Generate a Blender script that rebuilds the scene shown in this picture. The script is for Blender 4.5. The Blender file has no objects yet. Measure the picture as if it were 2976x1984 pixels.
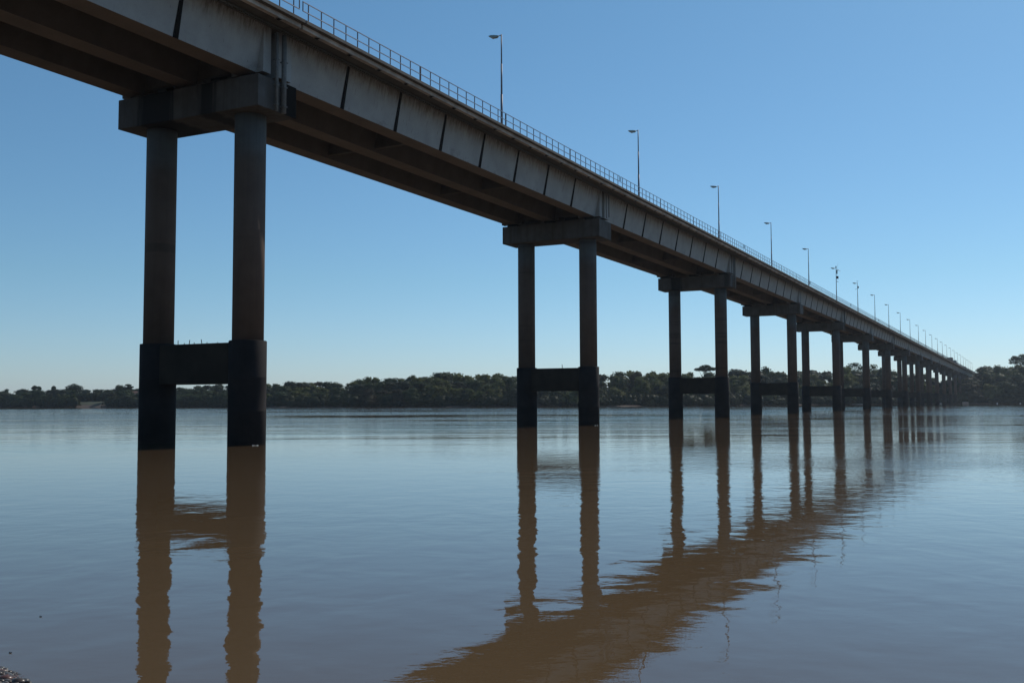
import bpy, math, random
from mathutils import Vector, Matrix
R = math.radians
rnd = random.Random(7)
SC = bpy.context.scene
COL = SC.collection

# ------------------------------------------------------------------ camera
H_CAM = 2.163
FWD = Vector((-0.45580244, 0.88805206, 0.06006383))
RGT = Vector((0.88956901, 0.45679032, -0.0030944))
UPV = Vector((0.03018456, -0.05202048, 0.99818974))
cam = bpy.data.objects.new("camera", bpy.data.cameras.new("camera"))
COL.objects.link(cam)
m = Matrix((RGT, UPV, -FWD)).transposed().to_4x4()
m.translation = (0, 0, H_CAM)
cam.matrix_world = m
cam.data.sensor_width = 36.0
cam.data.lens = 2900.82 / 2976 * 36
cam.data.clip_start = 0.1
cam.data.clip_end = 12000
SC.camera = cam

# ------------------------------------------------------------------ light
SUN_EL, SUN_AZ = R(41), R(13)          # azimuth measured from +Y towards +X
world = bpy.data.worlds.new("World")
SC.world = world
world.use_nodes = True
wn = world.node_tree
bg = wn.nodes["Background"]
sky = wn.nodes.new("ShaderNodeTexSky")
sky.sky_type = 'NISHITA'
sky.sun_disc = False
sky.sun_elevation = SUN_EL
sky.sun_rotation = SUN_AZ
sky.altitude = 0
sky.air_density = 1.0
sky.dust_density = 0.2
sky.ozone_density = 4.0
tint = wn.nodes.new("ShaderNodeMixRGB"); tint.blend_type = 'MULTIPLY'; tint.inputs[0].default_value = 1.0
wc = wn.nodes.new("ShaderNodeTexCoord"); ws = wn.nodes.new("ShaderNodeSeparateXYZ"); wr = wn.nodes.new("ShaderNodeValToRGB")
wn.links.new(wc.outputs["Generated"], ws.inputs[0]); wn.links.new(ws.outputs[2], wr.inputs[0])
wr.color_ramp.elements[0].position = 0.0; wr.color_ramp.elements[0].color = (.67, .79, 1.03, 1)    # cool white balance; low haze
wr.color_ramp.elements[1].position = 0.40; wr.color_ramp.elements[1].color = (.66, .91, .92, 1)
e_ = wr.color_ramp.elements.new(0.12); e_.color = (.63, .82, .89, 1)
wn.links.new(wr.outputs[0], tint.inputs[2])
wn.links.new(sky.outputs[0], tint.inputs[1]); wn.links.new(tint.outputs[0], bg.inputs[0])
bg.inputs[1].default_value = 0.102
sun = bpy.data.objects.new("sun", bpy.data.lights.new("sun", 'SUN'))
COL.objects.link(sun)
sun.data.energy = 3.6
sun.data.angle = R(0.5)
sun.data.color = (1.0, 0.94, 0.85)
sd = Vector((math.sin(SUN_AZ) * math.cos(SUN_EL), math.cos(SUN_AZ) * math.cos(SUN_EL), math.sin(SUN_EL)))
sun.rotation_euler = sd.to_track_quat('Z', 'Y').to_euler()
SC.view_settings.view_transform = 'Standard'
SC.view_settings.look = 'None'
SC.view_settings.exposure = 0.0
SC.view_settings.gamma = 1.0
SC.render.engine = 'CYCLES'
SC.cycles.use_denoising = True
SC.cycles.max_bounces = 8
SC.cycles.diffuse_bounces = 4
SC.cycles.volume_bounces = 0
SC.cycles.sample_clamp_indirect = 4.0

# ------------------------------------------------------------------ helpers
class MB:
    def __init__(s): s.v = []; s.f = []; s.mi = []; s.sm = []
    def poly(s, pts, mi=0):
        n = len(s.v); s.v += [tuple(p) for p in pts]
        s.f.append(tuple(range(n, n + len(pts)))); s.mi.append(mi); s.sm.append(False)
    def hexa(s, p, mi=0):            # p: 8 points, bottom ring 0-3 ccw, top ring 4-7
        n = len(s.v); s.v += [tuple(q) for q in p]
        for q in ((3,2,1,0),(4,5,6,7),(0,1,5,4),(1,2,6,5),(2,3,7,6),(3,0,4,7)):
            s.f.append(tuple(n + k for k in q)); s.mi.append(mi); s.sm.append(False)
    def box(s, x0, x1, y0, y1, z0, z1, mi=0):
        s.hexa([(x0,y0,z0),(x1,y0,z0),(x1,y1,z0),(x0,y1,z0),(x0,y0,z1),(x1,y0,z1),(x1,y1,z1),(x0,y1,z1)], mi)
    def rings(s, rings, mi=0, caps=True, smooth=True):
        n = len(s.v); k = len(rings[0])
        for r in rings: s.v += [tuple(p) for p in r]
        for i in range(len(rings) - 1):
            for j in range(k):
                a = n + i*k + j; b = n + i*k + (j+1) % k
                s.f.append((a, b, b + k, a + k)); s.mi.append(mi); s.sm.append(smooth)
        if caps:
            s.f.append(tuple(n + j for j in reversed(range(k)))); s.mi.append(mi); s.sm.append(False)
            s.f.append(tuple(n + (len(rings)-1)*k + j for j in range(k))); s.mi.append(mi); s.sm.append(False)
    def tube(s, p0, p1, r0, r1=None, n=8, mi=0, smooth=True):
        p0 = Vector(p0); p1 = Vector(p1); r1 = r0 if r1 is None else r1
        d = (p1 - p0).normalized(); a = d.orthogonal().normalized(); b = d.cross(a)
        s.rings([[p + a*r*math.cos(2*math.pi*j/n) + b*r*math.sin(2*math.pi*j/n) for j in range(n)]
                 for p, r in ((p0, r0), (p1, r1))], mi, True, smooth)
    def cyl(s, x, y, prof, n=48, mi=0):   # prof: (z, r)
        s.rings([[(x + r*math.cos(2*math.pi*j/n), y + r*math.sin(2*math.pi*j/n), z) for j in range(n)] for z, r in prof], mi)
    def prism_y(s, sec, y0, y1, mi=0):    # section points (x,z) ccw, swept along y
        s.rings([[(x, y0, z) for x, z in sec], [(x, y1, z) for x, z in sec]], mi, True, False)
    def mesh(s, name, mats):
        me = bpy.data.meshes.new(name)
        me.from_pydata(s.v, [], s.f)
        for mt in mats: me.materials.append(mt)
        me.polygons.foreach_set("material_index", s.mi)
        me.polygons.foreach_set("use_smooth", s.sm)
        me.update()
        return me
def bevel(me, w, seg=2):
    import bmesh
    bm = bmesh.new(); bm.from_mesh(me)
    bmesh.ops.recalc_face_normals(bm, faces=bm.faces)
    bmesh.ops.bevel(bm, geom=[e for e in bm.edges if e.calc_face_angle(0) > 0.6], offset=w, segments=seg, affect='EDGES', profile=0.6)
    bm.to_mesh(me); bm.free(); me.update()
    return me
def fixn(me):
    import bmesh
    bm = bmesh.new(); bm.from_mesh(me); bmesh.ops.recalc_face_normals(bm, faces=bm.faces); bm.to_mesh(me); bm.free()
    return me
def link(name, data, parent=None, loc=(0,0,0), label=None, cat=None, group=None, kind=None):
    o = bpy.data.objects.new(name, data); COL.objects.link(o)
    o.location = loc
    if parent is not None: o.parent = parent
    if label: o["label"] = label
    if cat: o["category"] = cat
    if group: o["group"] = group
    if kind: o["kind"] = kind
    return o
def copy_tree(o, parent=None):
    c = o.copy(); COL.objects.link(c)
    if parent is not None: c.parent = parent
    for ch in list(o.children): copy_tree(ch, c)
    return c

# node helpers
class NT:
    def __init__(s, name):
        s.m = bpy.data.materials.new(name); s.m.use_nodes = True
        s.t = s.m.node_tree; s.b = s.t.nodes["Principled BSDF"]; s.out = s.t.nodes["Material Output"]
    def n(s, typ, **kw):
        x = s.t.nodes.new("ShaderNode" + typ)
        for k, v in kw.items(): setattr(x, k, v)
        return x
    def l(s, a, b): s.t.links.new(a, b)
    def coord(s, scale=(1,1,1), out="Object", loc=(0,0,0)):
        c = s.n("TexCoord"); mp = s.n("Mapping"); mp.inputs[3].default_value = scale; mp.inputs[1].default_value = loc
        s.l(c.outputs[out], mp.inputs[0]); return mp.outputs[0]
    def wcoord(s, scale=(1,1,1), rotz=0):
        g = s.n("NewGeometry"); mp = s.n("Mapping"); mp.inputs[3].default_value = scale
        if rotz:
            m0 = s.n("Mapping"); m0.inputs[2].default_value = (0, 0, rotz); s.l(g.outputs["Position"], m0.inputs[0]); s.l(m0.outputs[0], mp.inputs[0])
        else: s.l(g.outputs["Position"], mp.inputs[0])
        return mp.outputs[0]
    def noise(s, vec, scale, detail=4, rough=.55, dist=0):
        x = s.n("TexNoise"); s.l(vec, x.inputs["Vector"])
        x.inputs["Scale"].default_value = scale; x.inputs["Detail"].default_value = detail
        x.inputs["Roughness"].default_value = rough; x.inputs["Distortion"].default_value = dist
        return x.outputs[0]
    def ramp(s, fac, stops, interp='LINEAR'):
        x = s.n("ValToRGB"); x.color_ramp.interpolation = interp
        e = x.color_ramp.elements
        while len(e) < len(stops): e.new(0.5)
        for k, (p, c) in enumerate(stops):
            e[k].position = p; e[k].color = (c if len(c) == 4 else (*c, 1)) if not isinstance(c, (int, float)) else (c, c, c, 1)
        s.l(fac, x.inputs[0]); return x.outputs[0]
    def mix(s, fac, a, b, blend='MIX'):
        x = s.n("MixRGB", blend_type=blend)
        for i, v in ((0, fac), (1, a), (2, b)):
            if hasattr(v, "is_linked"): s.l(v, x.inputs[i])
            else: x.inputs[i].default_value = v if i == 0 else (*v, 1)
        return x.outputs[0]
    def math(s, op, a, b=0.0, c=None, clamp=False):
        x = s.n("Math", operation=op, use_clamp=clamp)
        for i, v in enumerate((a, b) if c is None else (a, b, c)):
            if hasattr(v, "is_linked"): s.l(v, x.inputs[i])
            else: x.inputs[i].default_value = v
        return x.outputs[0]
    def zpos(s, out="Object"):
        c = s.n("TexCoord"); sp = s.n("SeparateXYZ"); s.l(c.outputs[out], sp.inputs[0]); return sp.outputs
    def rng(s, v, a, b, c=0.0, d=1.0, smooth=True):
        x = s.n("MapRange", interpolation_type='SMOOTHSTEP' if smooth else 'LINEAR')
        s.l(v, x.inputs[0])
        for i, q in enumerate((a, b, c, d)): x.inputs[i+1].default_value = q
        return x.outputs[0]
    def bump(s, h, strength, dist):
        x = s.n("Bump"); x.inputs["Strength"].default_value = strength; x.inputs["Distance"].default_value = dist
        s.l(h, x.inputs["Height"]); s.l(x.outputs[0], s.b.inputs["Normal"]); return x
    def col(s, c):
        if hasattr(c, "is_linked"): s.l(c, s.b.inputs["Base Color"])
        else: s.b.inputs["Base Color"].default_value = (*c, 1)
    def rough(s, r): s.b.inputs["Roughness"].default_value = r

GB_ = 18.907
def concrete(name, base, dark, lo=.35, hi=.7, drip=None, drip_top=None, rough=.9, spec=.25, patch=1.0):
    t = NT(name); v = t.wcoord()
    f = t.noise(v, .7*patch, 6, .6)
    c = t.mix(t.ramp(f, [(lo, 0), (hi, 1)]), dark, base)
    f2 = t.noise(v, 9, 5, .65)
    c = t.mix(t.ramp(f2, [(.35, .25), (.6, 0)]), c, dark)
    pits = t.noise(v, 24, 2, .5)
    c = t.mix(t.ramp(pits, [(.68, 0), (.74, .55)]), c, (dark[0]*.4, dark[1]*.4, dark[2]*.4))
    if drip:
        vs = t.wcoord((3.2, 3.2, .16)); fd = t.noise(vs, 1.3, 5, .7)
        m1 = t.ramp(fd, [(.44, 0), (.62, 1)])
        z = t.zpos()[2]
        m2 = t.rng(z, drip_top - 1.3, drip_top, 0, .8)
        vs2 = t.wcoord((8, 8, .5)); fe = t.ramp(t.noise(vs2, 1.2, 4, .6), [(.42, 0), (.6, 1)])
        m3 = t.rng(z, drip_top - .5, drip_top, 0, 1)
        mm = t.math('MAXIMUM', t.math('MULTIPLY', m1, m2), t.math('MULTIPLY', fe, m3))
        vs3 = t.wcoord((5, 5, .05)); fl = t.noise(vs3, 1.1, 3, .6)
        mm = t.math('MAXIMUM', mm, t.ramp(fl, [(.66, 0), (.70, .5)]))
        low = t.noise(t.wcoord((.5, .5, .9)), 1.3, 5, .7)
        c = t.mix(t.math('MULTIPLY', t.ramp(low, [(.55, 0), (.7, .5)]), t.rng(z, GB_ + .9, GB_, 0, 1)), c, (.12, .10, .085))
        c = t.mix(t.math('MULTIPLY', mm, .85), c, drip)
    t.col(c); t.rough(rough); t.b.inputs["Specular IOR Level"].default_value = spec
    t.bump(t.noise(v, 14, 6, .7), .5, .02)
    return t.m

M = {}
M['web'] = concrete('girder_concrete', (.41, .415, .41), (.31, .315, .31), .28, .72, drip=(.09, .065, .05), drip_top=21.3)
M['inner'] = concrete('inner_girder_shaded', (.13, .11, .095), (.085, .075, .065), .3, .7)  # shade between the girders put into a darker concrete colour
M['flange'] = concrete('flange_water_lit', (.235, .185, .15), (.15, .122, .10), .25, .75, patch=.6)  # warm bounce off the water put into the colour of the girder bottoms
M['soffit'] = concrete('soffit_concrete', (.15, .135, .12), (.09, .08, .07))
M['edge'] = concrete('edge_concrete', (.60, .52, .45), (.34, .29, .25), .36, .6)
M['asphalt'] = concrete('asphalt', (.06, .06, .06), (.04, .04, .04))
M['joint'] = concrete('joint_stain', (.014, .013, .013), (.008, .008, .008), rough=.95, spec=.1)
M['pad'] = concrete('bearing_rubber', (.03, .03, .03), (.02, .02, .02))

def cap_mat(name, stains):
    t = NT(name); v = t.wcoord(); o = t.zpos()
    f = t.noise(v, .8, 6, .6)
    c = t.mix(t.ramp(f, [(.3, 0), (.7, 1)]), (.07, .063, .058), (.12, .112, .105))
    vs = t.wcoord((2.2, 2.2, .12)); fd = t.noise(vs, 1.2, 5, .7)
    c = t.mix(t.ramp(fd, [(.48, 0), (.66, .55)]), c, (.06, .045, .035))
    for (x0, x1, a) in stains:      # dark algae streaks running down the cap
        w = t.math('ADD', o[0], t.math('MULTIPLY', t.math('SUBTRACT', fd, .5), 1.3))
        s1 = t.rng(w, x0 - .25, x0 + .25); s2 = t.rng(w, x1 - .25, x1 + .25, 1, 0)
        c = t.mix(t.math('MULTIPLY', t.math('MULTIPLY', s1, s2), a), c, (.008, .008, .010))
    t.col(c); t.rough(.85); t.b.inputs["Specular IOR Level"].default_value = .25
    t.bump(t.noise(v, 12, 6, .7), .5, .02)
    return t.m
CX = -38.6
M['cap'] = cap_mat('cap_concrete', [])
M['cap1'] = cap_mat('cap_concrete_stained', [(-41.9, -39.5, .98), (-37.6, -36.6, .95)])
M['cap3'] = cap_mat('cap_concrete_streaked', [(-41.7, -40.2, .9), (-34.6, -33.9, .6)])

def column_mat():
    t = NT('column_concrete'); v = t.wcoord(); z = t.zpos()[2]
    w = t.math('ADD', z, t.math('MULTIPLY', t.noise(v, .9, 4, .6), 1.2))
    top = t.rng(w, 14.6, 16.6)
    f = t.noise(v, 1.1, 6, .6)
    lowc = t.mix(t.ramp(f, [(.3, 0), (.7, 1)]), (.105, .066, .049), (.13, .084, .062))
    topc = t.mix(t.ramp(f, [(.3, 0), (.7, 1)]), (.115, .105, .098), (.15, .14, .13))
    c = t.mix(top, lowc, topc)
    vs = t.wcoord((3, 3, .1)); fd = t.noise(vs, 1.5, 4, .6)
    c = t.mix(t.ramp(fd, [(.5, 0), (.8, .3)]), c, (.05, .038, .03))
    vz = t.wcoord((.02, .02, 1.1)); fz = t.noise(vz, 1.0, 2, .5)
    c = t.mix(t.ramp(fz, [(.62, 0), (.66, .3)]), c, (.03, .025, .02))
    t.col(c); t.rough(.8); t.b.inputs["Specular IOR Level"].default_value = .3
    t.bump(t.noise(v, 10, 6, .7), .5, .02)
    return t.m
M['column'] = column_mat()
M['sleeve'] = concrete('sleeve_stained', (.028, .024, .024), (.014, .012, .013), .3, .7, rough=.85, spec=.15)
M['tie'] = concrete('tie_beam_stained', (.045, .032, .023), (.022, .016, .012), .3, .7)

def metal(name, c, rough=.45, metallic=.0, spec=.5):
    t = NT(name); f = t.noise(t.coord(), 6, 3)
    t.col(t.mix(t.ramp(f, [(.35, 0), (.65, 1)]), tuple(q*.75 for q in c), c)); t.rough(rough)
    t.b.inputs["Metallic"].default_value = metallic; t.b.inputs["Specular IOR Level"].default_value = spec
    return t.m
M['rail'] = metal('railing_paint', (.33, .33, .36), .35, .6)
M['post'] = metal('railing_post_backlit', (.025, .03, .06), .7, 0, .2)  # backlit shade of the posts put into a dark navy colour
M['pole'] = metal('pole_steel', (.17, .16, .19), .6)
M['head'] = metal('lamp_head', (.32, .38, .36), .5)
M['glass'] = metal('lamp_glass', (.6, .52, .42), .2)
M['dark'] = metal('dark_box', (.05, .05, .06), .5)
M['pipe'] = metal('pvc_pipe', (.17, .17, .165), .7)
M['rust'] = metal('rusty_steel', (.06, .04, .03), .8)
M['tray'] = metal('cable_tray', (.10, .105, .10), .6)

# ------------------------------------------------------------------ water
def water_mat():
    t = NT('river_water')
    d = 0.0
    # view distance independent ripple patches, in metres
    ang = R(-27.2)
    big = t.noise(t.wcoord((.011, .036, 1), ang), 1.0, 6, .7, .3)
    patch = t.ramp(big, [(.40, .06), (.50, .45), (.60, 1)])
    g = t.n("NewGeometry"); sp = t.n("SeparateXYZ"); t.l(g.outputs["Position"], sp.inputs[0])
    X, Yc = sp.outputs[0], sp.outputs[1]
    dist = t.math('SQRT', t.math('ADD', t.math('MULTIPLY', X, X), t.math('MULTIPLY', Yc, Yc)))
    # sheltered strip by the near shore, lee under the far wood
    near = t.rng(dist, 12, 34, 0.0, 1.0)
    lee = t.math('MULTIPLY', t.rng(dist, 350, 420, 1.0, .04), t.rng(dist, 60, 210, 1.0, 4.5))
    # breeze comes in from the open right side
    br = t.rng(t.math('ADD', X, t.math('MULTIPLY', t.noise(t.wcoord((.12, .25, 1), ang), 1.0, 3), 16)), -10, 8, .22, 1.0)
    br = t.math('MAXIMUM', br, t.rng(dist, 45, 110, 0, .8))
    amp = t.math('MULTIPLY', t.math('MULTIPLY', near, lee), t.math('MULTIPLY', patch, br))
    swell = t.noise(t.wcoord((1.15, .95, 1), ang), .85, 2, .5, .3)
    mid = t.noise(t.wcoord((1.0, 1.3, 1), ang), 2.4, 3, .55, .2)
    fine = t.noise(t.wcoord((.8, 1.5, 1), ang), 8.0, 3, .6)
    longw = t.noise(t.wcoord((.03, .16, 1), ang), 1.0, 4, .62, .3)
    far = t.math('MULTIPLY', t.rng(dist, 30, 110, 0, 1), t.rng(dist, 360, 470, 1, .08))
    h = t.math('ADD', t.math('MULTIPLY', swell, t.math('MULTIPLY_ADD', t.rng(dist, 12, 28, 0, 1), -.0055, .0115)),
               t.math('ADD', t.math('MULTIPLY', mid, t.math('MULTIPLY_ADD', amp, .0120, .0016)),
                      t.math('MULTIPLY', fine, t.math('MULTIPLY_ADD', amp, .0024, .00042))))
    h = t.math('ADD', h, t.math('MULTIPLY', longw, t.math('MULTIPLY', t.math('MULTIPLY', far, patch), .10)))
    t.bump(h, 1.0, 1.0)
    mud = t.noise(t.wcoord((.02, .05, 1)), 1.0, 4, .6)
    c = t.mix(t.ramp(mud, [(.35, 0), (.65, 1)]), (.098, .064, .034), (.112, .074, .040))
    t.col(c); t.rough(.012); t.b.inputs["IOR"].default_value = 1.38
    t.b.inputs["Specular IOR Level"].default_value = .5
    return t.m
wm = MB()
wm.poly([(-2600, -1500, 0), (2600, -1500, 0), (2600, 3000, 0), (-2600, 3000, 0)])
link('river_water', wm.mesh('river_water', [water_mat()]), kind='structure')

# ------------------------------------------------------------------ image-ray helper (to place things at real distances)
def ray(u, v):
    return FWD + RGT * ((u - 1488) / 2900.82) - UPV * ((v - 992) / 2900.82)
def interp(tab, x):
    if x <= tab[0][0]: return tab[0][1]
    for (a, p), (b, q) in zip(tab, tab[1:]):
        if x <= b: return p + (q - p) * (x - a) / (b - a)
    return tab[-1][1]
BANK = [(-1500, 850), (-400, 620), (0, 560), (300, 505), (800, 440), (1450, 425), (2000, 460), (2400, 530), (2700, 600), (2976, 610), (3400, 600), (4500, 600)]
def bank_pt(u, off=0.0):
    d = ray(u, 1166); k = interp(BANK, u)
    p = Vector((d.x * k, d.y * k)); n = p.normalized()
    return p + n * off
TERR = [(-14, -1.2), (-3, -.25), (0, .05), (5, .7), (14, 2.2), (40, 3.6), (90, 5.0), (220, 8.5), (1600, 12)]
def terr_z(off, u=0):
    z = interp(TERR, off)
    if off > 5: z += min(1.6, max(0.0, (u - 2500) / 300))
    return z
def bank_terrain():
    us = [-1500, -1100, -800, -600] + list(range(-400, 3500, 20)) + [3700, 4000, 4500]
    ts = [o for o, _ in TERR]; ts = ts[:4] + [9] + ts[4:6] + [60] + ts[6:]
    ts.sort(); v = []; f = []
    for i, u in enumerate(us):
        for o in ts:
            j = (rnd.random() - .5) * min(6, abs(o) * .35 + .8)
            p = bank_pt(u, o + j + 3 * math.sin(u * .013) + 2 * math.sin(u * .037))
            v.append((p.x, p.y, terr_z(o, u) + (rnd.random() - .5) * .3 * (1 if o > 0 else .2)))
    k = len(ts)
    for i in range(len(us) - 1):
        for j in range(k - 1):
            a = i*k + j; f.append((a, a + k, a + k + 1, a + 1))
    me = bpy.data.meshes.new('far_bank'); me.from_pydata(v, [], f)
    t = NT('bank_soil'); p = t.wcoord(); z = t.zpos()[2]
    n1 = t.noise(p, .08, 5, .6)
    grass = t.mix(t.ramp(t.noise(p, .5, 4), [(.35, 0), (.65, 1)]), (.028, .035, .014), (.055, .06, .022))
    soil = t.mix(t.ramp(t.noise(p, .4, 5), [(.35, 0), (.65, 1)]), (.05, .032, .023), (.085, .052, .038))
    w = t.math('ADD', z, t.math('MULTIPLY', n1, 1.6))
    t.col(t.mix(t.rng(w, 1.5, 2.3), soil, grass)); t.rough(.95)
    me.materials.append(t.m); me.update()
    for pl in me.polygons: pl.use_smooth = True
    link('far_bank', fixn(me), kind='structure')
bank_terrain()

# near shore, the pebbly bank the picture is taken from
SH = [(-300, 70), (-120, 30), (-45, 13.5), (-20, 8.6), (-12, 6.35), (-9, 5.75), (-7.5, 5.42), (-6.9, 5.22), (-5.5, 4.3), (-3, 3.0), (0, 2.4), (5, 2.0), (14, 1.2), (40, -3), (120, -30), (300, -90)]
def near_shore():
    pts = []
    for (a, b), (c, d) in zip(SH, SH[1:]):
        n = max(1, min(24, int(math.hypot(c-a, d-b) / .35)))
        for i in range(n): pts.append((a + (c-a)*i/n, b + (d-b)*i/n))
    offs = [(-3.0, -.9), (-1.2, -.35), (-.5, -.14), (-.22, -.05), (0, .012), (.2, .05), (.5, .12), (1.0, .22), (2.2, .42), (5, .75), (12, 1.8), (40, 5), (200, 9)]
    v = []; f = []
    for x, y in pts:
        for o, z in offs:
            j = .05 if abs(o) < 3 else .3
            v.append((x + (rnd.random()-.5)*j, y - o + (rnd.random()-.5)*j, z + (rnd.random()-.5)*.02))
    k = len(offs)
    for i in range(len(pts)-1):
        for j in range(k-1):
            a = i*k+j; f.append((a, a+1, a+k+1, a+k))
    me = bpy.data.meshes.new('near_shore'); me.from_pydata(v, [], f)
    t = NT('shore_mud'); p = t.wcoord()
    c = t.mix(t.ramp(t.noise(p, 5, 6, .65), [(.35, 0), (.65, 1)]), (.045, .035, .028), (.12, .085, .065))
    t.col(c); t.rough(.45); t.bump(t.noise(p, 25, 5, .7), .7, .03)
    me.materials.append(t.m); link('near_shore', fixn(me), kind='structure')
near_shore()

def stone_bm(mb, x, y, z, r, sx=1.0, sz=.6, mi=0):
    n, k = 9, 6; rings = []; ph = rnd.random()*6; q = [rnd.uniform(.8, 1.2) for _ in range(n*k)]
    for i in range(k):
        a = math.pi * (i + .35) / (k - .3)
        rings.append([(x + r*sx*math.sin(a)*math.cos(2*math.pi*j/n+ph)*q[(i*n+j)], y + r*math.sin(a)*math.sin(2*math.pi*j/n+ph)*q[(i*n+j)], z - r*sz*math.cos(a)) for j in range(n)])
    mb.rings(rings, mi, True, True)
def stone_mat(name, a, b):
    t = NT(name); f = t.noise(t.wcoord(), 30, 4)
    t.col(t.mix(t.ramp(f, [(.35, 0), (.65, 1)]), a, b)); t.rough(.38)
    return t.m
SM = [stone_mat('wet_brown_stone', (.03, .022, .016), (.08, .055, .04)), stone_mat('wet_grey_stone', (.03, .03, .03), (.10, .095, .09)), stone_mat('wet_red_stone', (.07, .032, .024), (.12, .055, .04))]
pb = MB()
for _ in range(3600):
    s = rnd.random(); i = 5 + s * 3.0 if _ < 1300 else 3.0 + s * 8.9; a = SH[int(i)]; b = SH[int(i)+1]; fr = i - int(i)
    o = rnd.uniform(-.1, 1.1) ** 1.3 if rnd.random() < .8 else rnd.uniform(-.25, .1)
    o = o.real
    x = a[0] + (b[0]-a[0])*fr; y = a[1] + (b[1]-a[1])*fr - o
    z = interp([(-.22, -.05), (0, .012), (.2, .05), (.5, .12), (1.0, .22), (2.2, .42)], o)
    stone_bm(pb, x, y, z + .004, rnd.uniform(.008, .03), rnd.uniform(.9, 1.5), .6, rnd.choice((0, 0, 1, 1, 2)))
link('shore_pebbles', pb.mesh('shore_pebbles', SM), kind='stuff', label='small wet pebbles covering the muddy shore at the bottom left corner', cat='pebbles')
for k, (u, v, r, mi, lab) in enumerate([(15, 1972, .055, 2, 'reddish wet stone at the waterline in the bottom left corner'), (52, 1980, .05, 0, 'brown wet stone on the shore right of the reddish stone'), (72, 1977, .035, 1, 'small grey wet stone furthest out where the shore meets the water')]):
    d = ray(u, v); t_ = (.03 - H_CAM) / d.z; sb = MB(); stone_bm(sb, 0, 0, 0, r, 1.3, .6, mi)
    link('stone', sb.mesh('stone', SM), loc=(d.x*t_, d.y*t_, .03), label=lab, cat='stone')
for (u, v, lab) in [(118, 1791, 'dark dead leaf floating on the river beyond the left shore'), (30, 1896, 'dark scrap of bark floating close to the left shore')]:
    d = ray(u, v); t_ = -H_CAM / d.z; lb = MB()
    ring = [(.024*math.cos(a)*(1+.3*math.cos(2*a)), .014*math.sin(a), .005 + .004*math.sin(3*a)) for a in [2*math.pi*j/10 for j in range(10)]]
    lb.rings([[(x, y, z-.006) for x, y, z in ring], ring], 0, True, False)
    lb.tube((.02, 0, .004), (.04, .005, .014), .002, .0015, 5)
    fd = link('floating_debris', lb.mesh('floating_debris', [M['dark']]), loc=(d.x*t_, d.y*t_, .004), label=lab, cat='debris'); fd.scale = (.6, .6, .6)

# ------------------------------------------------------------------ bridge
Y0, SP = 39.289, 45.0
ZC, ZB = 18.607, 16.991                       # cap top / bottom
GB, GT = 18.907, 21.283                       # girder bottom / top
XL, XR = -45.4, -32.085
GX = [-42.82, -38.97, -34.91]; GW = .60
bridge = link('bridge', None, loc=(CX, Y0, 0), label='long concrete girder bridge on twin column piers crossing the river', cat='bridge')
def wl(o):                                    # parented at the bridge empty, meshes use world x and z
    o.location = (o.location[0] - CX, o.location[1] - Y0, o.location[2]); return o

# span parts, local y from 0 to 45, world x / z
sb = MB()
sb.prism_y([(XL, 21.28), (XR + .26, 21.28), (XR + .26, 21.47), (XL, 21.47)], .03, SP - .03)
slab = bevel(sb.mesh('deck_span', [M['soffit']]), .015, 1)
rb = MB(); rb.prism_y([(XL + 1.4, 21.474), (XR - 1.2, 21.474), (XR - 1.2, 21.53), (CX, 21.60), (XL + 1.4, 21.53)], .05, SP - .05)
road = fixn(rb.mesh('road_surface', [M['asphalt']]))
def edge_mesh(x0, x1):
    b = MB(); n = 8
    for i in range(n):                        # cast in lengths with thin open joints
        a = .07 + (SP - .14) * i / n; c = .07 + (SP - .14) * (i + 1) / n
        jag = .006 * (i % 3)
        b.prism_y([(x0, 21.063 + jag), (x1, 21.063), (x1, 21.496 + jag*.5), (x0, 21.496)], a + .006, c - .006)
    xa, xb = (x0, x1 + .003) if x1 > CX else (x0 - .003, x1)
    for i in range(16): b.box(xa, xb, .03 + 2.8*i + 1.2, .03 + 2.8*i + 1.5, 21.02, 21.075, 1)
    return bevel(b.mesh('edge_beam', [M['edge'], M['joint']]), .018, 2)
edge_r = edge_mesh(XR - .28, XR)
edge_l = edge_mesh(XL, XL + .28)
def girder_mesh(outer):
    b = MB(); bot, top = .60, 1.07
    def sec(wb): return [(-wb, GB), (wb, GB), (top, GT), (-top, GT)]
    A0, A1, B0, B1 = .3, 1.3, SP - .85, SP - .28
    def ring(y, wb): return [(x, y, z) for x, z in sec(wb)]
    b.rings([ring(A1, bot), ring(B0, bot)], 0, True, False)
    b.rings([ring(A0, top - .01), ring(A1 + .002, top - .01)], 0, True, False)
    b.rings([ring(B0 - .002, top - .01), ring(B1, top - .01)], 0, True, False)
    for k in range(-3, 4):                    # dark closure strips between the precast lengths
        y = 22.5 + 5.4 * k
        for s in ((1,) if outer else ()):
            w = .21
            o = .006
            pts = [(s*(bot), y - w*.72, GB), (s*(bot), y + w*.72, GB), (s*(top), y + w*.5, GT), (s*(top), y - w*.5, GT)]
            pin = [(x - s*.02, yy, z) for x, yy, z in pts]; pout = [(x + s*(.045 if z < 20 else .02), yy, z - (.0 if z > 20 else .03)) for x, yy, z in pts]
            b.hexa(pin + pout, 1)
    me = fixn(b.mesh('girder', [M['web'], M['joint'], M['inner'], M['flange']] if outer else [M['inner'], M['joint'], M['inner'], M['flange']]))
    for p in me.polygons:                     # bottoms take the painted water bounce, inner webs the painted shade
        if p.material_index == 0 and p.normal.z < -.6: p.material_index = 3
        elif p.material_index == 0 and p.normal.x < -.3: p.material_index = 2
    return me
gird = girder_mesh(False); gird_r = girder_mesh(True)
def girder_bottom_mat():
    pass
db = MB(); db.box(-1.35, 1.35, -.14, .14, 19.12, 21.281)
diaph = db.mesh('diaphragm', [M['soffit']])
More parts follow.
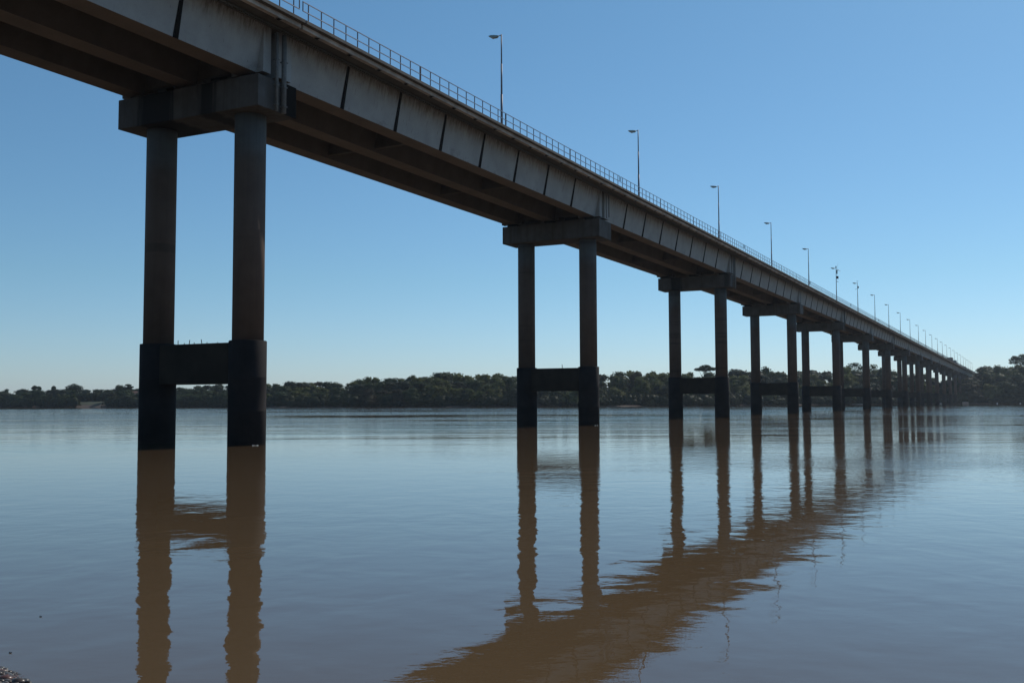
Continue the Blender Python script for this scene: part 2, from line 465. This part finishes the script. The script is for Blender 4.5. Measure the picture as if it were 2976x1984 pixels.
def rail_mesh(kind):
    b = MB(); P = SP / 4; zt, zm, z0 = 22.525, 22.047, 21.49
    x = XR - .07
    a = .14 if kind == 'start' else .03; e = P - .14 if kind == 'end' else P - .03
    for z in (zt, zm): b.box(x - .022, x + .022, a, e, z - .022, z + .022, 0)
    if kind == 'start':
        b.box(x - .02, x + .02, a - .02, a + .02, zm - .022, zt + .022, 1); ys = [.58 + 1.063 * k for k in range(11)]
    elif kind == 'end':
        b.box(x - .02, x + .02, e - .02, e + .02, zm - .022, zt + .022, 1); ys = [P - .58 - 1.063 * k for k in range(11)]
    else: ys = [.05 + (P - .1) / 10 * k for k in range(11)]
    for y in ys: b.box(x - .022, x + .020, y - .022, y + .022, z0, zt - .023, 1)
    for y in ys: b.box(x - .05, x + .05, y - .05, y + .05, 21.492, 21.505, 1)
    return b.mesh('railing_panel', [M['rail'], M['post']])
rails = [rail_mesh('start'), rail_mesh('mid'), rail_mesh('mid'), rail_mesh('end')]
tb = MB(); xt = -33.35
for dx in (-.13, .13): tb.box(xt + dx - .012, xt + dx + .012, 0, SP, 21.16, 21.21)
for i in range(112): tb.box(xt - .13, xt + .13, .2 + i*.4 - .02, .2 + i*.4 + .02, 21.165, 21.19)
for dx in (-.05, .02, .07): tb.tube((xt + dx, 0, 21.225), (xt + dx, SP, 21.225), .02, n=6)
tray = tb.mesh('cable_tray', [M['tray']])

NSP = 21
for i in range(-2, NSP - 2):
    y = Y0 + SP * i
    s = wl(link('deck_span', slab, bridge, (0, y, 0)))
    far = i > 12
    link('road_surface', road, s)
    link('edge_beam', edge_r, s); link('edge_beam', edge_l, s)
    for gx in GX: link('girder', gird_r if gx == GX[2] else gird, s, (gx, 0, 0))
    for yy in (1.0, 15.4, 30.2, SP - .75):
        for k in (0, 1): link('diaphragm', diaph, s, ((GX[k] + GX[k+1]) / 2, yy, 0))
    for k in range(4): link('railing_panel', rails[k], s, (0, SP/4*k, 0))
    link('cable_tray', tray, s)

def cap_mesh(mat):
    b = MB(); b.box(-43.506, -33.65, -1.432, 1.432, ZB, ZC)
    return bevel(b.mesh('pier', [mat]), .035, 2)
caps = {0: cap_mesh(M['cap']), 1: cap_mesh(M['cap1']), 3: cap_mesh(M['cap3'])}
cb = MB(); cb.cyl(0, 0, [(5.0, .80), (10.9, .80), (10.95, .806), (11.0, .80), (ZB, .80)], 56); colm = cb.mesh('column', [M['column']])
kb = MB(); kb.cyl(0, 0, [(-3.0, .958), (1.7, .958), (1.72, .963), (1.74, .958), (3.4, .957), (3.42, .962), (3.44, .957), (5.28, .957), (5.31, .93)], 56); slv = kb.mesh('column_sleeve', [M['sleeve']])
ti = MB(); ti.box(-40.95, -36.15, -.62, .62, 3.12, 5.22); tie = bevel(ti.mesh('tie_beam', [M['tie']]), .03, 2)
pd = MB(); pd.box(-.45, .45, -.82, .85, ZC, GB + .001); pad = pd.mesh('bearing_pad', [M['pad']])
CL, CR = -41.70, -35.40
for i in range(-1, NSP - 3):
    pr = wl(link('pier', caps.get(i + 1 if i + 1 in (1, 3) else 0), bridge, (0, Y0 + SP * i, 0)))
    for x in (CL, CR):
        link('column', colm, pr, (x, 0, 0)); link('column_sleeve', slv, pr, (x, 0, 0))
    link('tie_beam', tie, pr)
    for gx in GX: link('bearing_pad', pad, pr, (gx, 0, 0))
    if i == 0:
        for (y, r) in ((-.22, .085), (.33, .13)):
            p = MB(); p.tube((-33.50, y, ZB - .02), (-33.50, y, 21.05), r, n=14)
            for z in (17.3, 18.3, 19.6): p.box(-33.66, -33.50 + r + .01, y - r - .02, y + r + .02, z, z + .05)
            link('drain_pipe', p.mesh('drain_pipe', [M['pipe']]), pr)
        bx = MB(); bx.box(-33.652, -33.60, .50, 1.436, 16.985, 18.62)  # thin block added to stand for the black stain on the cap end
        link('cap_end_stain', bevel(bx.mesh('cap_end_stain', [M['joint']]), .01, 1), pr, label='black stain at the far end of the pier cap face')
        for (x, h, dx) in ((-39.95, .30, 0), (-39.5, .12, 0), (-39.15, .30, .03), (-38.8, .14, 0), (-38.25, .30, -.06), (-37.9, .12, 0), (-37.5, .06, .02), (-37.15, .10, -.02)):
            q = MB(); q.tube((x, -.3, 5.2), (x + dx, -.3, 5.2 + h*.85), .02, n=6); link('rebar', q.mesh('rebar', [M['rust']]), pr)
    elif i == 1:
        q = MB(); q.tube((-37.9, -.3, 5.2), (-37.92, -.3, 5.55), .03, n=6); link('rebar', q.mesh('rebar', [M['rust']]), pr)
        p = MB(); p.tube((-33.50, .55, 19.0), (-33.50, .55, 21.1), .05, n=10); p.tube((-33.52, 0.0, 18.8), (-33.52, 0.0, 21.1), .035, n=10)
        link('drain_pipe', p.mesh('drain_pipe', [M['pipe']]), pr)
    elif i in (2, 4, 6):
        for y, r in ((-.35, .06), (.4, .09)):
            p = MB(); p.tube((-33.53, y, ZB - .05), (-33.53, y, 21.1), r, n=10); link('drain_pipe', p.mesh('drain_pipe', [M['pipe']]), pr)

# foam caught on the upstream side of the near columns
for i, n, lab in ((0, 9, 'white fleck of foam at the foot of the nearest right hand column'), (1, 7, 'white fleck of foam at the foot of the second pier right hand column')):
    fm = MB(); fr = random.Random(i)
    for k in range(n):
        a = R(-38 + fr.uniform(0, 26)); rr = .958 + fr.uniform(.01, .12); sz = fr.uniform(.012, .03)
        c = (CR + rr*math.cos(a), Y0 + SP*i + rr*math.sin(a))
        fm.rings([[(c[0] + sz*math.cos(t_)*f_, c[1] + sz*math.sin(t_)*f_, z_) for t_ in [2*math.pi*j/7 for j in range(7)]] for z_, f_ in ((.0, 1), (.02, .9), (.035, .4))])
    link('river_foam', fm.mesh('river_foam', [metal('foam_white', (.75, .75, .72), .7)]), label=lab, cat='foam', kind='stuff')

# ------------------------------------------------------------------ street lamps on the bridge
def lamp():
    root = link('street_lamp', None)
    b = MB(); b.tube((0, 0, 0), (0, 0, 2.3), .085, .08, 12); b.tube((0, 0, 2.3), (0, 0, 4.5), .065, .06, 12); b.tube((0, 0, 4.5), (0, 0, 6.62), .05, .045, 12)
    b.box(-.16, .16, -.16, .16, 0, .02); b.tube((-.03, 0, 6.55), (-.27, 0, 6.55), .028, .028, 8)
    link('pole', b.mesh('pole', [M['pole']]), root)
    h = MB()
    secs = [(-.22, .05, 6.48, 6.60), (-.36, .12, 6.42, 6.63), (-.55, .15, 6.43, 6.67), (-.80, .14, 6.50, 6.70), (-1.0, .05, 6.62, 6.70)]
    h.rings([[(x, -w, z0 + .03), (x, -w*.5, z0), (x, w*.5, z0), (x, w, z0 + .03), (x, w*.8, z1 - .03), (x, 0, z1), (x, -w*.8, z1 - .03)] for x, w, z0, z1 in secs])
    hd = link('lamp_head', fixn(h.mesh('lamp_head', [M['head']])), root)
    g = MB(); g.rings([[(x, -w, z), (x, w, z), (x, w*.5, z - d), (x, -w*.5, z - d)] for x, w, z, d in ((-.52, .10, 6.44, .02), (-.68, .11, 6.47, .06), (-.88, .07, 6.55, .02))])
    link('lamp_glass', fixn(g.mesh('lamp_glass', [M['glass']])), hd)
    return root
proto = lamp()
ORD = ['nearest', 'second', 'third', 'fourth', 'fifth', 'sixth', 'seventh', 'eighth', 'ninth', 'tenth', 'eleventh', 'twelfth', 'thirteenth', 'fourteenth', 'fifteenth', 'sixteenth', 'seventeenth', 'eighteenth', 'nineteenth', 'twentieth', 'twenty-first', 'twenty-second', 'twenty-third', 'twenty-fourth', 'twenty-fifth', 'twenty-sixth']
for k in range(26):
    o = proto if k == 0 else copy_tree(proto)
    o.location = (XR - .17, Y0 + 22.07 + 28.125 * k, 21.497)
    o.rotation_euler = (R(rnd.uniform(-.4, .4)), R(rnd.uniform(-.3, .3)), R(rnd.uniform(-3, 3)))
    o['category'] = 'street lamp'; o['group'] = 'street lamps along the bridge railing'
    o['label'] = {0: 'nearest and tallest looking street lamp at the bridge railing', 5: 'sixth street lamp from the left, carrying equipment boxes and a thin antenna', 6: 'seventh street lamp from the left, with a small sensor and side arm'}.get(k, ORD[k] + ' street lamp from the left along the bridge railing')
    if k == 5:
        b = MB(); b.box(-.08, .08, -.08, .08, 6.55, 6.95); link('junction_box', bevel(b.mesh('junction_box', [M['dark']]), .02, 1), o)
        b = MB(); b.tube((.12, 0, 6.3), (.42, 0, 7.6), .018, .01, 6); link('antenna', b.mesh('antenna', [M['pole']]), o)
        b = MB(); b.hexa([(.25, -.3, 6.28), (.75, -.3, 5.92), (.75, .3, 5.92), (.25, .3, 6.28), (.27, -.3, 6.33), (.77, -.3, 5.97), (.77, .3, 5.97), (.27, .3, 6.33)]); b.tube((0, 0, 5.9), (.5, 0, 6.1), .03, n=6); link('solar_panel', b.mesh('solar_panel', [M['dark']]), o)
        b = MB(); b.box(.08, .26, -.12, .12, 5.4, 6.2); link('controller', bevel(b.mesh('controller', [M['head']]), .02, 1), o)
        b = MB(); b.box(.08, .42, -.17, .17, 4.45, 4.95); link('equipment_box', bevel(b.mesh('equipment_box', [M['dark']]), .02, 1), o)
        b = MB(); b.tube((.05, 0, 3.95), (.4, 0, 3.85), .05, n=6); link('bracket', b.mesh('bracket', [M['pole']]), o)
    if k == 6:
        b = MB(); b.tube((0, 0, 6.6), (0, 0, 7.0), .02, n=6); b.tube((-.15, 0, 7.0), (.22, 0, 7.0), .03, n=6); link('wind_sensor', b.mesh('wind_sensor', [M['pole']]), o)
        b = MB(); b.box(.05, .28, -.12, .12, 5.4, 5.85); link('equipment_box', bevel(b.mesh('equipment_box', [M['dark']]), .02, 1), o)
        b = MB(); b.tube((0, 0, 5.3), (-.55, 0, 5.15), .03, n=6); link('side_arm', b.mesh('side_arm', [M['pole']]), o)

# ------------------------------------------------------------------ vehicles far along the deck
def truck(y, body_c, cab_c, h, L_, lab, x=-36.2, cat='truck'):
    r = link('truck' if cat == 'truck' else 'van', None, loc=(x, y, 21.56), label=lab, cat=cat)
    mb = metal('cargo_paint', body_c, .5); mc = metal('cab_paint', cab_c, .4)
    b = MB(); b.box(-1.25, 1.25, 0, L_, 1.15, h); b.box(-1.1, 1.1, .1, L_ - .1, .95, 1.15); link('cargo_box', bevel(b.mesh('cargo_box', [mb]), .06, 2), r)
    c = MB(); c.prism_y([(-1.2, .6), (1.2, .6), (1.2, 2.4), (1.0, 2.95), (-1.0, 2.95), (-1.2, 2.4)], L_ + .5, L_ + 2.4); link('cab', bevel(fixn(c.mesh('cab', [mc])), .08, 2), r)
    w = MB(); w.poly([(-1.0, L_ + 2.404, 1.7), (1.0, L_ + 2.404, 1.7), (.95, L_ + 2.404, 2.5), (-.95, L_ + 2.404, 2.5)]); link('windscreen', w.mesh('windscreen', [M['dark']]), r)
    for yy in (1.2, 2.4, L_ - 1.0, L_ + 1.4):
        for s in (-1, 1):
            k = MB(); k.tube((s*1.22, yy, .5), (s*.92, yy, .5), .5, n=20); link('wheel', k.mesh('wheel', [M['pad']]), r)
truck(596, (.10, .035, .03), (.1, .1, .1), 4.0, 9.0, 'dark red box truck driving away on the far part of the bridge')
truck(630, (.30, .36, .32), (.3, .32, .3), 3.7, 8.5, 'pale green truck driving ahead of the dark red truck on the bridge')
truck(735, (.05, .06, .07), (.05, .06, .07), 3.1, 5.0, 'small dark van near the tree covered end of the bridge', cat='van')

# ------------------------------------------------------------------ vegetation
def leaf_mat(name, a, b, c_):
    t = NT(name); oi = t.n("ObjectInfo"); v = t.wcoord()
    cr = t.ramp(oi.outputs["Random"], [(0, a), (.5, b), (1, c_)])
    f = t.noise(v, .5, 3)
    c = t.mix(t.ramp(f, [(.35, 0), (.65, .55)]), cr, tuple(q*1.5 for q in c_))
    t.col(c); t.rough(.6); t.b.inputs["Specular IOR Level"].default_value = .05
    tr = t.n("BsdfTranslucent"); t.l(c, tr.inputs[0]); mx = t.n("MixShader"); mx.inputs[0].default_value = .32
    t.l(t.b.outputs[0], mx.inputs[1]); t.l(tr.outputs[0], mx.inputs[2]); t.l(mx.outputs[0], t.out.inputs[0])
    return t.m
LM = leaf_mat('dark_foliage', (.019, .036, .017), (.028, .044, .020), (.046, .058, .023))
LMY = leaf_mat('olive_foliage', (.095, .105, .032), (.11, .108, .034), (.075, .09, .032))
LMG = leaf_mat('grey_foliage', (.032, .040, .025), (.038, .044, .028), (.028, .038, .022))
LMB = leaf_mat('brown_foliage', (.045, .040, .024), (.05, .044, .026), (.042, .038, .023))
BARK = concrete('bark', (.09, .07, .055), (.05, .04, .03))
def crown_mesh(seed, lumps, nleaf, size, mat, core=.72):
    r = random.Random(seed); b = MB()
    for (cx, cy, cz, rx, rz) in lumps:
        n, k = 10, 6; rings = []
        for i in range(k):
            a = math.pi * (i + .3) / (k - .4)
            rings.append([(cx + rx*core*math.sin(a)*math.cos(2*math.pi*j/n)*r.uniform(.8, 1.1), cy + rx*core*math.sin(a)*math.sin(2*math.pi*j/n)*r.uniform(.8, 1.1), cz - rz*core*math.cos(a)*r.uniform(.9, 1.08)) for j in range(n)])
        b.rings(rings, 0, True, True)
    tot = sum(l[3]**2 for l in lumps)
    for (cx, cy, cz, rx, rz) in lumps:
        for _ in range(int(nleaf * rx*rx / tot)):
            d = Vector((r.gauss(0, 1), r.gauss(0, 1), r.gauss(0, 1) + .25)).normalized()
            q = r.uniform(.72, 1.12) if r.random() < .8 else r.uniform(1.0, 1.3)
            p = Vector((cx + d.x*rx*q, cy + d.y*rx*q, cz + d.z*rz*q))
            nrm = (d + Vector((r.gauss(0, .5), r.gauss(0, .5), r.gauss(0, .5)))).normalized()
            a = nrm.orthogonal().normalized(); e = nrm.cross(a); th = r.random()*6.28
            a, e = a*math.cos(th) + e*math.sin(th), e*math.cos(th) - a*math.sin(th)
            s = size * r.uniform(.5, 1.2)
            b.poly([p + a*s, p + e*s*.8, p - a*s*.7, p - e*s*.6 + nrm*s*.3])
    return b.mesh('crown', [mat])
def trunk_mesh(h, r0, limbs, seed):
    r = random.Random(seed); b = MB()
    pts = [Vector((r.uniform(-.03, .03)*h*t_, r.uniform(-.03, .03)*h*t_, h*t_ - (0.04 if t_ == 0 else 0))) for t_ in (0, .25, .5, .75, 1)]
    for i in range(4): b.tube(pts[i], pts[i+1], r0*(1 - .17*i), r0*(1 - .17*(i+1)), 8)
    for (x, y, z) in limbs: b.tube(pts[3], (x, y, z), r0*.4, r0*.16, 6)
    return b.mesh('trunk', [BARK])
# variants are built for unit crown height 1 (total height) and scaled per tree
VAR = []
def variant(seed, mat, kind):
    r = random.Random(seed)
    L = []
    if kind == 'round':
        for _ in range(9): a = r.random()*6.28; q = r.uniform(.05, .3); L.append((q*math.cos(a), q*math.sin(a), r.uniform(.42, .84), r.uniform(.13, .21), r.uniform(.10, .16)))
        L.append((0, 0, .55, .30, .30)); L.append((r.uniform(-.1, .1), 0, .32, .34, .24))
    elif kind == 'tall':
        for _ in range(8): a = r.random()*6.28; q = r.uniform(.02, .2); L.append((q*math.cos(a), q*math.sin(a), r.uniform(.35, .9), r.uniform(.10, .17), r.uniform(.08, .15)))
        L.append((0, 0, .5, .22, .36)); L.append((0, 0, .28, .28, .24))
    elif kind == 'spread':
        for _ in range(10): a = r.random()*6.28; q = r.uniform(.1, .46); L.append((q*.85*math.cos(a), q*.85*math.sin(a), r.uniform(.48, .86), r.uniform(.14, .22), r.uniform(.10, .17)))
        L.append((0, 0, .6, .36, .24)); L.append((.1, 0, .3, .34, .26))
    elif kind == 'feathery':
        for _ in range(16): a = r.random()*6.28; q = r.uniform(.08, .38); z = r.uniform(.25, .92); L.append((q*math.cos(a)*(1.1 - z*.5), q*math.sin(a)*(1.1 - z*.5), z, r.uniform(.07, .13), r.uniform(.08, .15)))
        L.append((0, 0, .4, .3, .36))
    tp = max(l[2] + l[4]*1.02 for l in L); L = [(a, b, c/tp, d, e/tp) for a, b, c, d, e in L]
    cm = crown_mesh(seed, L, 1100, .040, mat, .78)
    tm = trunk_mesh(.5, .03, [(l[0]*.8, l[1]*.8, l[2]) for l in L[:4]], seed)
    VAR.append((cm, tm, kind))
k_ = 0
for kind, mats in (('round', (LM, LM, LMG)), ('tall', (LM, LM)), ('spread', (LM, LMG)), ('feathery', (LMY, LMY, LMB))):
    for mt in mats: k_ += 1; variant(100 + k_, mt, kind)
PROF = [(-300, 1128), (0, 1128), (70, 1129), (155, 1124), (215, 1122), (260, 1130), (325, 1127), (350, 1122), (400, 1126), (510, 1119), (650, 1115), (780, 1107), (870, 1105), (975, 1107), (1010, 1110), (1030, 1098), (1090, 1094), (1190, 1089), (1270, 1081), (1310, 1077), (1360, 1078), (1440, 1088), (1490, 1088), (1600, 1082), (1745, 1079), (1830, 1078), (1910, 1070), (1985, 1076), (2090, 1080), (2160, 1069), (2216, 1065), (2270, 1067), (2323, 1071), (2415, 1076), (2456, 1066), (2485, 1062), (2560, 1068), (2600, 1080), (2690, 1088), (2790, 1085), (2826, 1078), (2840, 1066), (2860, 1061), (2913, 1060), (2960, 1056), (3100, 1050), (3400, 1050)]
def place_tree(u, off, top_v=None, h=None, var=None, wid=1.0, name=None, label=None, group=None, cat='tree'):
    p = bank_pt(u, off); z = terr_z(off, u) - .3
    if -52 < p.x < -26 and top_v is None: pass
    if h is None:
        d = ray(u, top_v); t_ = p.length / math.hypot(d.x, d.y); h = H_CAM + d.z * t_ - z
    if h < 1.5: h = 1.5
    cm, tm, kd = VAR[var if var is not None else rnd.randrange(len(VAR))]
    root = link(name or 'tree', None, loc=(p.x, p.y, z), label=label, cat=cat, group=group)
    hs = h / 1.0
    w = wid * (hs * .75 + 5.0)
    root.rotation_euler = (0, 0, rnd.random() * 6.28)
    root.scale = (w, w, hs)
    link('crown', cm, root); link('trunk', tm, root)
    return root
ZONES = [(-9999, 415, 'left of the nearest bridge pier'), (415, 660, 'between the nearest pier columns'), (660, 1495, 'between the first and second piers'), (1495, 1950, 'behind the second bridge pier'), (1950, 2330, 'behind the third and fourth piers'), (2330, 2815, 'behind the far piers'), (2815, 9999, 'right of the bridge end')]
def zone(u): return next(z[2] for z in ZONES if z[0] <= u < z[1])
KW = {'round': 'round crowned', 'tall': 'narrow', 'spread': 'broad crowned', 'feathery': 'olive feathery'}
def on_bridge(p, hh=0): return -49 < p.x < -28
rows = [(62, 0.0, 50, 1.0), (38, 4, 52, .97), (18, 14, 60, .78), (5, 7, 58, .52)]
cnt = 0
for ri, (off, jit, step, frac) in enumerate(rows):
    u = -260 + rnd.random() * 30
    while u < 3260:
        o = off + rnd.uniform(-6, 6)
        clear = 222 < u < 312
        uu = u + rnd.uniform(-8, 8)
        if not (clear and o < 38):
            pv = interp(PROF, uu) - (4 if uu > 700 else 2)
            base = interp([(0, 1170), (1488, 1167), (2976, 1162)], uu)
            top = base - (base - pv) * frac * rnd.uniform(.82, 1.0 if ri else .99) + (0 if ri > 1 else rnd.uniform(0, 3))
            p = bank_pt(uu, o)
            hh = None
            if -55 < p.x < -25: hh = rnd.uniform(10, 13.5)
            vi = rnd.randrange(len(VAR))
            if uu < 700 and VAR[vi][2] == 'feathery': vi = rnd.choice((0, 2, 6))
            if 700 < uu < 2500 and rnd.random() < .28: vi = rnd.choice((7, 8))
            kd = VAR[vi][2]
            rw = ('back', 'back', 'middle', 'waterside')[ri]
            place_tree(uu, o, top, hh, vi, rnd.uniform(.95, 1.35), label=f"{KW[kd]} tree, {rw} row, far bank, {zone(uu)}", group=f"{KW[kd]} trees, {rw} row, {zone(uu)}")
            cnt += 1
        u += step * rnd.uniform(.75, 1.2) * (.62 if u > 2790 else 1)
print('trees', cnt)
# trees that stand out
def special(u, off, top_v, lumps, label, mat=LM, n=1300, size=.42, r0=.35, name='tree'):
    p = bank_pt(u, off); z = terr_z(off, u) - .3
    d = ray(u, top_v); t_ = p.length / math.hypot(d.x, d.y); h = H_CAM + d.z * t_ - z
    s = h
    L = [(a*s, b*s, c*s, e*s, g*s) for a, b, c, e, g in lumps]
    root = link(name, None, loc=(p.x, p.y, z), label=label, cat='tree')
    root.rotation_euler = (0, 0, math.atan2(RGT.y, RGT.x))
    link('crown', crown_mesh(int(u), L, n, size, mat, .5), root)
    link('trunk', trunk_mesh(h*.62, r0, [(l[0], l[1], l[2]) for l in L], int(u)), root)
special(2050, 55, 1058, [(-.19, 0, .84, .13, .04), (.02, 0, .92, .15, .05), (.2, 0, .86, .14, .04), (.05, .1, .82, .12, .03), (-.08, -.1, .88, .1, .04)], 'flat topped umbrella tree standing above the wood behind the third pier')
special(215, 60, 1115, [(-.25, 0, .72, .25, .15), (.0, 0, .84, .26, .14), (.28, 0, .72, .25, .16), (0, 0, .55, .4, .28)], 'rounded tree rising above the low wood over the grassy clearing')
special(100, 60, 1120, [(0, 0, .88, .13, .09), (-.05, 0, .8, .14, .07)], 'small crown on a thin trunk, left of two above the far left wood')
special(112, 62, 1122, [(0, 0, .88, .12, .08), (.06, 0, .8, .1, .07)], 'small crown on a thin trunk, right of two above the far left wood')
special(155, 60, 1122, [(0, 0, .85, .12, .14), (0, 0, .6, .15, .25)], 'narrow tree poking above the far left wood')
special(350, 50, 1117, [(-.1, 0, .8, .2, .15), (.1, 0, .65, .25, .25), (0, 0, .45, .35, .35)], 'bushy tree beside the layered tree left of the nearest pier')
special(372, 45, 1115, [(0, 0, .92, .14, .05), (.12, 0, .8, .17, .05), (-.1, 0, .72, .2, .06), (.03, 0, .55, .24, .2)], 'dark tree with layered branches just left of the nearest pier')
special(2485, 60, 1052, [(-.16, 0, .84, .14, .06), (.02, 0, .92, .16, .06), (.18, 0, .82, .14, .06), (.0, 0, .62, .26, .2)], 'broad crowned tree rising highest behind the fifth and sixth piers')
special(2535, 55, 1057, [(-.1, 0, .8, .12, .07), (.06, 0, .9, .12, .08), (.12, 0, .75, .12, .07), (0, 0, .5, .22, .24)], 'feathery tree just right of the highest tree behind the piers', LMY)
special(2962, 30, 1029, [(-.13, 0, .86, .07, .045), (-.07, 0, .91, .08, .05), (.02, 0, .88, .08, .04), (.10, 0, .95, .08, .05), (.0, .05, .80, .08, .05), (.17, 0, .86, .09, .07), (.12, 0, .78, .07, .06), (-.16, 0, .80, .05, .03)], 'tall open crowned tree above the others at the right edge', n=1700)
# bushes and undergrowth along the far waterline: uncountable, one object
ub = MB(); ur = random.Random(3)
for _ in range(2700):
    edge = _ >= 2100
    u = ur.uniform(-300, 3300) if not edge else (ur.uniform(-1450, -270) if ur.random() < .6 else ur.uniform(3260, 4400))
    clear = 215 < u < 318
    o = ur.uniform(30, 50) if clear else ur.uniform(-1, 1) * 2 + 2.5 if ur.random() < .45 else ur.uniform(3, 60)
    p = bank_pt(u, o)
    hh = ur.uniform(2.2, 5.5); w = ur.uniform(2.5, 5)
    if clear: hh *= .9
    if edge: hh *= 2.4; w *= 1.7
    z = terr_z(o, u)
    n = 7; rings = []
    for i in range(4):
        a = math.pi * (i + .6) / 4.4
        rings.append([(p.x + w*.7*math.sin(a)*math.cos(2*math.pi*j/n)*ur.uniform(.7, 1.1), p.y + w*.7*math.sin(a)*math.sin(2*math.pi*j/n)*ur.uniform(.7, 1.1), z + hh*.45 - hh*.5*math.cos(a)) for j in range(n)])
    ub.rings(rings, 0, True, True)
    for _ in range(42):
        d = Vector((ur.gauss(0, 1), ur.gauss(0, 1), abs(ur.gauss(0, 1)))).normalized()
        q = Vector((p.x + d.x*w*.85, p.y + d.y*w*.85, z + .1 + d.z*hh))
        a = Vector((ur.gauss(0, 1), ur.gauss(0, 1), ur.gauss(0, 1))).normalized(); e = a.orthogonal().normalized(); s = ur.uniform(.25, .6)
        ub.poly([q + a*s, q + e*s, q - a*s*.8, q - e*s*.7])
link('undergrowth', ub.mesh('undergrowth', [leaf_mat('undergrowth_foliage', (.020, .028, .013), (.026, .033, .016), (.022, .030, .014))]), kind='stuff', label='dense dark bushes filling the bank below the trees', cat='undergrowth')

# ------------------------------------------------------------------ small things on the far shore
def slab_rock(u, off, w, h, lab, c=(.42, .30, .24)):
    p = bank_pt(u, off); b = MB()
    for k in range(5): stone_bm(b, (k-2)*w*.22, ((k*7) % 3 - 1)*w*.1, h*.15, w*.2, 1.4, h/w*2.2)
    o = link('sandstone_outcrop', b.mesh('sandstone_outcrop', [stone_mat('sandstone', c, tuple(q*1.3 for q in c))]), loc=(p.x, p.y, .1), label=lab, cat='rock')
slab_rock(2706, -2, 1.4, 1.5, 'pale sandy rock at the far waterline between far piers', (.5, .36, .3))
slab_rock(2730, -2, 2.0, 1.0, 'low pale sandy rock right of the taller one between far piers', (.5, .4, .34))
slab_rock(2805, -5, 2.6, 1.9, 'reddish sandy rock at the waterline right of the last visible pier', (.45, .28, .2))
slab_rock(2483, -2, 6, .6, 'low light sand spit at the waterline behind the sixth pier', (.4, .33, .27))
for u, lab in ((2898, 'white float on the water under the right hand trees'), (2965, 'small white float on the water at the right edge')):
    p = bank_pt(u, -14); b = MB(); b.cyl(0, 0, [(-.2, .2), (.06, .34), (.3, .3), (.45, .1)], 12)
    b.tube((0, 0, .4), (0, 0, .8), .04, n=6)
    link('float', b.mesh('float', [metal('white_float', (.8, .8, .8), .4)]), loc=(p.x, p.y, 0), label=lab, cat='buoy')
# house glimpsed among the trees at the far left
p = bank_pt(380, 40); hr = link('house', None, loc=(p.x, p.y, terr_z(40)), label='small pale blue house half hidden in trees left of the nearest pier', cat='house')
hr.rotation_euler = (0, 0, math.atan2(RGT.y, RGT.x))
b = MB(); b.box(-4, 4, -3, 3, -1, 3.2); link('wall', b.mesh('wall', [concrete('house_wall', (.55, .6, .66), (.45, .5, .55))]), hr)
b = MB(); b.rings([[(x, -3.5, 3.2), (x, 3.5, 3.2), (x, 0, 4.8)] for x in (-4.5, 4.5)], 0, True, False); link('roof', fixn(b.mesh('roof', [concrete('roof_tiles', (.16, .09, .07), (.1, .06, .05))])), hr)
for x in (-2.2, 1.8): b = MB(); b.box(x - .6, x + .6, -3.03, -2.99, .9, 2.2); link('window', b.mesh('window', [M['dark']]), hr)
b = MB(); b.box(-.35, .55, -3.03, -2.99, -.9, 2.0); link('door', b.mesh('door', [M['rust']]), hr)

# ------------------------------------------------------------------ air
hz = MB(); hz.box(-2700, 2700, -1600, 3100, -4, 48)
hm = bpy.data.materials.new('haze_air'); hm.use_nodes = True
for n in list(hm.node_tree.nodes):
    if n.type != 'OUTPUT_MATERIAL': hm.node_tree.nodes.remove(n)
pv = hm.node_tree.nodes.new("ShaderNodeVolumePrincipled")
pv.inputs["Color"].default_value = (.75, .87, 1, 1); pv.inputs["Density"].default_value = .00009; pv.inputs["Anisotropy"].default_value = .3
hm.node_tree.links.new(pv.outputs[0], hm.node_tree.nodes["Material Output"].inputs["Volume"])
hzo = link('haze', hz.mesh('haze', [hm]), kind='stuff')
